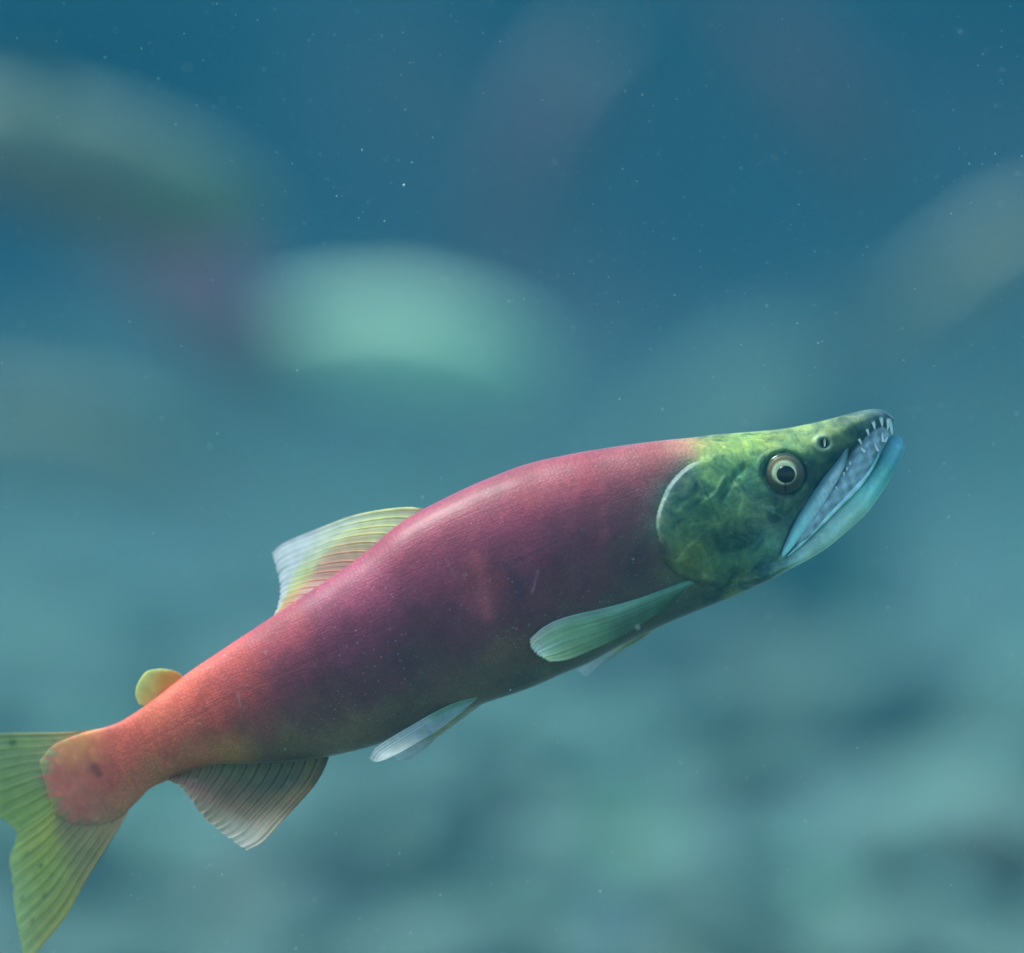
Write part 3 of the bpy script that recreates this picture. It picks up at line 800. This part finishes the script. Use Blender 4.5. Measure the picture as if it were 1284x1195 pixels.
# ---- mouth lining, maxilla, lips, teeth
def slab(name, stations, mat, cfun, parent=salmon, p=2.2, n=50, m=32, label=None):
    Vv, Ff = loft(stations, n, m, p)
    o = mesh_obj(name, Vv, Ff, mat, parent, colors=np.array([lin(cfun(v[0] * PXM + C0[0], -v[2] * PXM + C0[1])) for v in Vv]))
    if label: tag(o, label)
    return o
slab('mouth_lining', [(982, 682, 990, 700, 30), (1000, 660, 1012, 682, 39), (1018, 628, 1035, 660, 35), (1040, 600, 1060, 634, 29), (1062, 570, 1086, 606, 22), (1084, 545, 1102, 578, 15), (1103, 531, 1110, 560, 8), (1112, 532, 1116, 552, 4)],
     PIG, lambda x, y: np.array((172, 202, 210)) * (0.86 + 0.16 * math.sin(x * .35 + y * .2) * math.sin(y * .31 - x * .1) + 0.1 * math.sin(x * .8) * math.sin(y * .7)), label='grey-blue mouth lining')
for s in (-1, 1):
    st = [(1061, 562), (1052, 582), (1036, 606), (1020, 630), (1004, 654), (990, 677), (978, 697)]
    c = catmull(st, 40)
    Vv, Ff = [], []
    for k, q in enumerate(c):
        a = k / 39
        wd = 0.5 + 9.5 * math.sin(math.pi * min(1, a * 0.97 + 0.005)) ** 0.6
        d = c[min(k + 1, 39)] - c[max(k - 1, 0)]; d /= np.hypot(*d); nrm = np.array([-d[1], d[0]])
        yb = 26 + 17.5 * a
        for j in range(12):
            an = j / 12 * 2 * math.pi
            Vv.append(P3([q + nrm * wd * math.cos(an)], s * (yb - 1 + 2.6 * math.sin(an)))[0])
    for k in range(39):
        for j in range(12):
            j2 = (j + 1) % 12
            Ff.append((k * 12 + j, k * 12 + j2, (k + 1) * 12 + j2, (k + 1) * 12 + j))
    Ff += [tuple(range(12)), tuple(39 * 12 + j for j in range(12))]
    cc = []
    for k in range(40):
        for j in range(12):
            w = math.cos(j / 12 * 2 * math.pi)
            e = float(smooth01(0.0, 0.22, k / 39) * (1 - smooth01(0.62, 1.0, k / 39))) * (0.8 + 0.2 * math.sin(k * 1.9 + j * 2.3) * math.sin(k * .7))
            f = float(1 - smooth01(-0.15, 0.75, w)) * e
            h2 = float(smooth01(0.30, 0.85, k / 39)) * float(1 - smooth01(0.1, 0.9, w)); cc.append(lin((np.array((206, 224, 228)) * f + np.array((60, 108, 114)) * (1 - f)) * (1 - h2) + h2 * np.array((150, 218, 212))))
    o = mesh_obj('maxilla', Vv, Ff, PIG, salmon, colors=np.array(cc))
    if s < 0: tag(o, 'pale grey upper jaw bone beside the mouth')
    # lip of the lower jaw
    c = catmull([(985, 697), (1008, 676), (1030, 653), (1052, 632), (1072, 612), (1088, 593), (1098, 576), (1103, 562)], 44)
    Vv, Ff = [], []
    for k, q in enumerate(c):
        a = k / 43
        wd = (3.4 + 0.5 * math.sin(a * 21)) * math.sin(math.pi * (0.03 + 0.94 * a)) ** 0.6
        d = c[min(k + 1, 43)] - c[max(k - 1, 0)]; d /= np.hypot(*d); nrm = np.array([-d[1], d[0]])
        yb = 37 - 24 * a
        for j in range(10):
            an = j / 10 * 2 * math.pi
            Vv.append(P3([q + nrm * wd * math.cos(an)], s * (yb + 3.4 * math.sin(an)))[0])
    for k in range(43):
        for j in range(10):
            j2 = (j + 1) % 10
            Ff.append((k * 10 + j, k * 10 + j2, (k + 1) * 10 + j2, (k + 1) * 10 + j))
    Ff += [tuple(range(10)), tuple(43 * 10 + j for j in range(10))]
    o = mesh_obj('lower_lip', Vv, Ff, PIG, salmon, colors=np.array([lin(np.array((214, 248, 250)) * f + np.array((96, 176, 178)) * (1 - f)) for k in range(44) for f in [float((0.7 + 0.3 * smooth01(0.02, 0.3, k / 43)) * (1 - smooth01(0.75, 1.0, k / 43))) * (0.85 + .15 * math.sin(k * 1.3))] for _ in range(10)]))
    # teeth: curved cones
    teeth = [(1115, 530, 1120, 547, 3.4, 6), (1113, 528, 1113, 541, 3.0, 10), (1104, 526, 1106, 535, 2.8, 14), (1094, 531, 1097, 540, 2.6, 17), (1086, 540, 1089, 547, 2.2, 20), (1076, 552, 1080, 558, 2.0, 22),
             (1106, 552, 1104, 540, 2.2, 11), (1099, 564, 1094, 556, 2.2, 14), (1109, 553, 1112, 547, 2.2, 8), (1082, 566, 1077, 562, 2.4, 19),
             (1064, 580, 1065, 584, 1.9, 26), (1060, 587, 1061, 591, 1.9, 28), (1056, 593, 1058, 597, 1.9, 29), (1046, 611, 1049, 614, 1.3, 31)]
    for (x0, y0, x1, y1, r, yw) in teeth:
        a, b = np.array((x0, y0), float), np.array((x1, y1), float)
        d = b - a; L = np.hypot(*d); d /= L; L *= 0.78 + 0.3 * random.random(); nrm = np.array([-d[1], d[0]])
        Vv, Ff = [], []
        for k in range(6):
            q = k / 5
            ctr = a + d * L * (q * 1.25 - 0.25) + nrm * 1.0 * q * q
            rr = r * 0.9 * (1 - q) ** 0.55 + 0.15
            for j in range(8):
                an = j / 8 * 2 * math.pi
                Vv.append(P3([ctr + nrm * rr * math.cos(an)], s * (yw + 1.5 + rr * math.sin(an)))[0])
        for k in range(5):
            for j in range(8):
                j2 = (j + 1) % 8
                Ff.append((k * 8 + j, k * 8 + j2, (k + 1) * 8 + j2, (k + 1) * 8 + j))
        Ff += [tuple(range(8)), tuple(40 + j for j in range(8))]
        mesh_obj('tooth', Vv, Ff, TOOTH, salmon, colors=np.array([lin((232, 242, 236))] * len(Vv)))

# the tail is flexed a little away from the lens, as in mid stroke, shaped so its side catches the sun
def flex(o):
    for ch in o.children:
        if ch.type == 'MESH':
            k = len(ch.data.vertices)
            q = np.empty(k * 3, np.float32); ch.data.vertices.foreach_get('co', q); q = q.reshape(-1, 3)
            u = np.maximum(0, 500 - (q[:, 0] * PXM + C0[0])) / 500
            q[:, 1] += 60 * u ** 2 / PXM
            ch.data.vertices.foreach_set('co', q.ravel()); ch.data.update()
        flex(ch)
flex(salmon)

# ---------------------------------------------------------------- other salmon in the murk behind
def far_salmon(label, px, py, d, length, angle, pal, yaw=0.0, flip=False, deep=1.0, roll=15.0):
    """pal: back, flank, belly, head, fin colours; length in metres; angle of climb in the picture"""
    root = bpy.data.objects.new('salmon', None)
    root.empty_display_size = 0.05
    root.location = at(px, py, d)
    root.rotation_euler = (Matrix.Rotation(R(yaw), 3, 'Z') @ Matrix.Rotation(R(-angle), 3, 'Y') @ Matrix.Rotation(R(roll), 3, 'X')).to_euler()
    col.objects.link(root)
    tag(root, label, 'fish', 'salmon in the murky water behind')
    prof = [(-.50, .055, .012), (-.44, .042, .018), (-.36, .05, .026), (-.22, .085, .05), (-.05, .118, .072), (.10, .125, .078), (.24, .118, .074), (.32, .105, .066), (.40, .075, .05), (.46, .046, .032), (.495, .02, .016), (.503, .006, .006)]
    s = catmull(prof, 60); m = 28
    th = np.linspace(0, 2 * math.pi, m, endpoint=False)
    vv, cc = [], []
    back, flank, belly, headc, finc = [lin(c) for c in pal]
    for x, h, w in s:
        for a in th:
            k = math.sin(a)
            vv.append((x * length, math.cos(a) * w * length, (k * h * deep + (0.012 if x < .2 else 0)) * length))
            c = flank * (1 - abs(k)) + (back if k > 0 else belly) * abs(k)
            f = float(smooth01(.24, .30, x))
            cc.append(c * (1 - f) + f * (headc * (1 - max(0, -k)) + belly * max(0, -k)))
    n = len(s)
    ff = [(i * m + j, i * m + (j + 1) % m, (i + 1) * m + (j + 1) % m, (i + 1) * m + j) for i in range(n - 1) for j in range(m)]
    ff += [tuple(range(m - 1, -1, -1)), tuple((n - 1) * m + j for j in range(m))]
    mesh_obj('body', vv, ff, BGSKIN, root, colors=np.array(cc))
    def flat(nm, pts, y=0.0, th=.004, tilt=0.0):
        pts = np.array(pts, float) * length
        k = len(pts)
        z0 = pts[:, 1]
        A = [(p[0], y * length + tilt * (p[1] - z0[0]) - th * length, p[1]) for p in pts]; B = [(p[0], y * length + tilt * (p[1] - z0[0]) + th * length, p[1]) for p in pts]
        f = [tuple(range(k)), tuple(range(2 * k - 1, k - 1, -1))] + [(i, k + i, k + (i + 1) % k, (i + 1) % k) for i in range(k)]
        mesh_obj(nm, A + B, f, BGSKIN, root, smooth=False, colors=np.array([finc] * 2 * k))
    flat('tail_fin', [(-.46, .05), (-.52, .09), (-.62, .14), (-.60, .06), (-.585, .01), (-.60, -.05), (-.62, -.12), (-.52, -.07), (-.46, -.03)])
    flat('dorsal_fin', [(.06, .12), (-.02, .19), (-.07, .2), (-.07, .16), (-.08, .12)])
    flat('anal_fin', [(-.16, -.07), (-.22, -.14), (-.27, -.13), (-.30, -.04)])
    flat('adipose_fin', [(-.30, .07), (-.34, .095), (-.36, .09), (-.34, .06)])
    for sg in (-1, 1):
        flat('pectoral_fin', [(.24, -.06), (.14, -.12), (.08, -.13), (.12, -.09), (.22, -.045)], sg * .06, .003, sg * -.4)
        bmE = bmesh.new(); bmesh.ops.create_uvsphere(bmE, u_segments=12, v_segments=8, radius=.014 * length)
        meE = bpy.data.meshes.new('eye'); bmE.to_mesh(meE); bmE.free()
        set_color(meE, 'pigment', np.array([lin((40, 44, 40))] * len(meE.vertices))); meE.materials.append(EYE)
        oe = bpy.data.objects.new('eye', meE); oe.location = (.41 * length, sg * .043 * length, .02 * length); col.objects.link(oe); oe.parent = root
    return root

PALE = ((158, 200, 168), (180, 220, 188), (215, 242, 218), (152, 198, 166), (112, 148, 128))
OLIVE = ((110, 132, 114), (116, 120, 114), (120, 98, 104), (112, 138, 116), (104, 124, 104))
RED = ((108, 88, 102), (104, 82, 96), (98, 90, 100), (86, 102, 100), (92, 88, 94))
DULL = ((156, 112, 122), (150, 104, 114), (140, 110, 116), (110, 120, 114), (120, 105, 110))
GREY = ((130, 145, 125), (120, 125, 115), (150, 150, 135), (110, 130, 105), (120, 130, 110))
far_salmon('blurred pale mint green salmon, brightest of those behind the red back', 478, 432, 7.4, 0.56, -4, PALE, yaw=-25, deep=1.12, roll=22)
far_salmon('blurred grey-green salmon with its head tilted down above a reddish one', 45, 200, 5.4, 0.56, -13, OLIVE, deep=1.1, roll=25)
far_salmon('dim purplish red salmon under the grey-green one with tilted head', 225, 350, 7.2, 0.50, -42, DULL, deep=1.2)
far_salmon('faint grey-green salmon low beside the laid-back dorsal fin', 70, 545, 8.0, 0.52, -12, GREY)
far_salmon('faint dull salmon in open water ahead of the hooked jaw', 1235, 330, 7.0, 0.36, 30, GREY)
far_salmon('faint purplish salmon in the dark water above the red back', 690, 170, 9.0, 0.5, 62, RED)
far_salmon('faint purplish salmon in the dark water above the green head', 1010, 110, 9.0, 0.55, -50, RED)

# ---------------------------------------------------------------- stones on the bed
STONES = [mat_stone('grey-green stone', (.06, .12, .11), (.10, .18, .165), (.16, .25, .225)), mat_stone('brownish stone', (.08, .11, .10), (.13, .17, .15), (.18, .22, .20)),
          mat_stone('pale stone', (.12, .24, .22), (.18, .32, .29), (.24, .39, .35)), mat_stone('dark stone', (.04, .08, .09), (.07, .12, .13), (.11, .17, .17))]
def stone_mesh(seed, flat, mat, sub=3, boxy=0.0):
    bm = bmesh.new()
    bmesh.ops.create_icosphere(bm, subdivisions=sub, radius=1.0)
    o = Vector((seed * 3.7, seed * 1.9, seed * 5.3))
    for v in bm.verts:
        p = v.co.copy()
        if boxy > 0:
            q = max(abs(p.x), abs(p.y), abs(p.z)); p = p.lerp(p / q * 0.86, boxy)
        k = 1 + 0.22 * mnoise.noise(p * 0.9 + o) + 0.10 * mnoise.noise(p * 2.2 + o) + 0.04 * mnoise.noise(p * 5 + o)
        v.co = p * k
        v.co.z *= flat
    me = bpy.data.meshes.new('stone'); bm.to_mesh(me); bm.free()
    me.polygons.foreach_set('use_smooth', [True] * len(me.polygons))
    me.materials.append(mat)
    return me
def stone(me, x, y, sx, sy, sz, label, cat='stone', group=None, name='cobble', sink=0.25, rz=None):
    o = bpy.data.objects.new(name, me)
    z, _ = ground_z(x, y)
    o.location = (x, y, z + sz * (1 - sink) * 0.6)
    o.scale = (sx, sy, sz)
    o.rotation_euler = (random.uniform(-.15, .15), random.uniform(-.15, .15), random.uniform(0, 6.28) if rz is None else rz)
    col.objects.link(o)
    tag(o, label, cat, group)
    return o
COBBLE = [[stone_mesh(10 * k + i, f, STONES[k]) for i, f in enumerate((0.55, 0.7, 0.85))] for k in range(4)]
CL = ['rounded grey-green cobble lying out of focus on the riverbed', 'rounded brownish cobble lying out of focus on the riverbed', 'rounded pale cobble lying out of focus on the riverbed', 'rounded dark cobble lying out of focus on the riverbed']
CG = ['grey-green cobbles on the riverbed', 'brownish cobbles on the riverbed', 'pale cobbles on the riverbed', 'dark cobbles on the riverbed']
def ground_hit(px, py):
    for i in range(400):
        d = 3.5 + i * 0.025
        p = at(px, py, d)
        if p.z <= ground_z(p.x, p.y)[0]: return p
    return p
KEEP = []
def feature(px, py, wpx, hpx, mat, label, name='boulder', boxy=0.0, seed=5):
    p = ground_hit(px, py + hpx * 0.45)
    KEEP.append((px, py, wpx / 2 + 45, hpx / 2 + 55))
    d = (p - CAM).length
    k = d / (FOC * PXM)
    stone(stone_mesh(seed, 1.0, STONES[mat], 4, boxy), p.x, p.y, wpx * k / 2, wpx * k / 2 * 0.7, hpx * k / 2, label, 'boulder', None, name, 0.1, 0.15)
feature(720, 1092, 210, 80, 2, 'pale block-shaped boulder lying on the bed under the pelvic fins', boxy=.7, seed=21)
feature(745, 965, 130, 110, 2, 'pale round boulder behind the block-shaped one', seed=22)
feature(950, 1012, 110, 70, 3, 'dark blue-black boulder between paler stones on the bed', seed=23)
feature(955, 600, 330, 480, 0, 'big grey-green peaked boulder rising behind the green head', seed=24)
feature(1150, 1185, 150, 60, 2, 'pale low boulder beside the brown rounded one', seed=25)
feature(1235, 1060, 200, 130, 1, 'brown rounded boulder at the foot of the bank', seed=26)
feature(420, 1120, 150, 90, 3, 'dark low boulder below the anal fin', seed=27)

n = 0
while n < 170:
    d = 4.6 + 6.5 * random.random() ** 1.2
    x = random.uniform(-1, 1) * (0.13 * d + 0.25)
    y = CAM.y + d
    q = CAM_M.inverted() @ Vector((x, y, ground_z(x, y)[0] + .05))
    qx, qy = W / 2 - q.x / q.z * FOC * PXM, H / 2 + q.y / q.z * FOC * PXM
    if any(((qx - a) / c) ** 2 + ((qy - b) / e) ** 2 < 1 for a, b, c, e in KEEP[:3]): continue
    k = random.choices((0, 1, 2, 3), (68, 10, 16, 6))[0]
    r = random.uniform(0.04, 0.11) * (1.3 if random.random() < .08 else 1)
    stone(random.choice(COBBLE[k]), x, y, r * random.uniform(.85, 1.3), r * random.uniform(.85, 1.3), r, CL[k], 'stone', CG[k])
    n += 1

# ---------------------------------------------------------------- specks drifting in the water around the salmon
vv, ff = [], []
ico = [(0, 0, 1), (.89, 0, .45), (.28, .85, .45), (-.72, .53, .45), (-.72, -.53, .45), (.28, -.85, .45), (.72, .53, -.45), (-.28, .85, -.45), (-.89, 0, -.45), (-.28, -.85, -.45), (.72, -.53, -.45), (0, 0, -1)]
icf = [(0, 1, 2), (0, 2, 3), (0, 3, 4), (0, 4, 5), (0, 5, 1), (1, 6, 2), (2, 7, 3), (3, 8, 4), (4, 9, 5), (5, 10, 1), (6, 7, 2), (7, 8, 3), (8, 9, 4), (9, 10, 5), (10, 6, 1), (11, 7, 6), (11, 8, 7), (11, 9, 8), (11, 10, 9), (11, 6, 10)]
count = 0
while count < 7500:
    x = random.uniform(-.42, .42); y = random.gauss(-0.05, 0.09); z = random.uniform(-.40, .40)
    dens = 0.5 + 0.9 * mnoise.noise((x * 6, y * 3, z * 6 + 4)) + (0.25 if z > 0 else -0.12)
    if random.random() > dens: continue
    if abs(y) < 0.05 and z < 0.05: y = -0.06 - abs(random.gauss(0, .06))
    r = 0.00015 * math.exp(random.gauss(0, 0.5))
    e = [random.uniform(.5, 1.6) for _ in range(3)]
    o0 = len(vv)
    for p in ico: vv.append((x + p[0] * r * e[0], y + p[1] * r * e[1], CAM.z - 0.13 + z + p[2] * r * e[2]))
    ff += [tuple(o0 + i for i in f) for f in icf]
    count += 1
t = NT('drifting specks')
p = t.add('ShaderNodeBsdfPrincipled')
nn = t.noise(9, 2, .5, t.add('ShaderNodeTexCoord').outputs['Object'])
t.link(t.ramp(nn.outputs[0], [(.35, (.26, .40, .36)), (.6, (.44, .54, .50))]).outputs[0], p.inputs['Base Color'])
p.inputs['Roughness'].default_value = 0.6
t.link(p.outputs[0], t.out.inputs['Surface'])
sp = mesh_obj('drifting_particles', vv, ff, t.m)
tag(sp, 'tiny pale specks drifting in the water around the salmon', 'particles', kind='stuff')
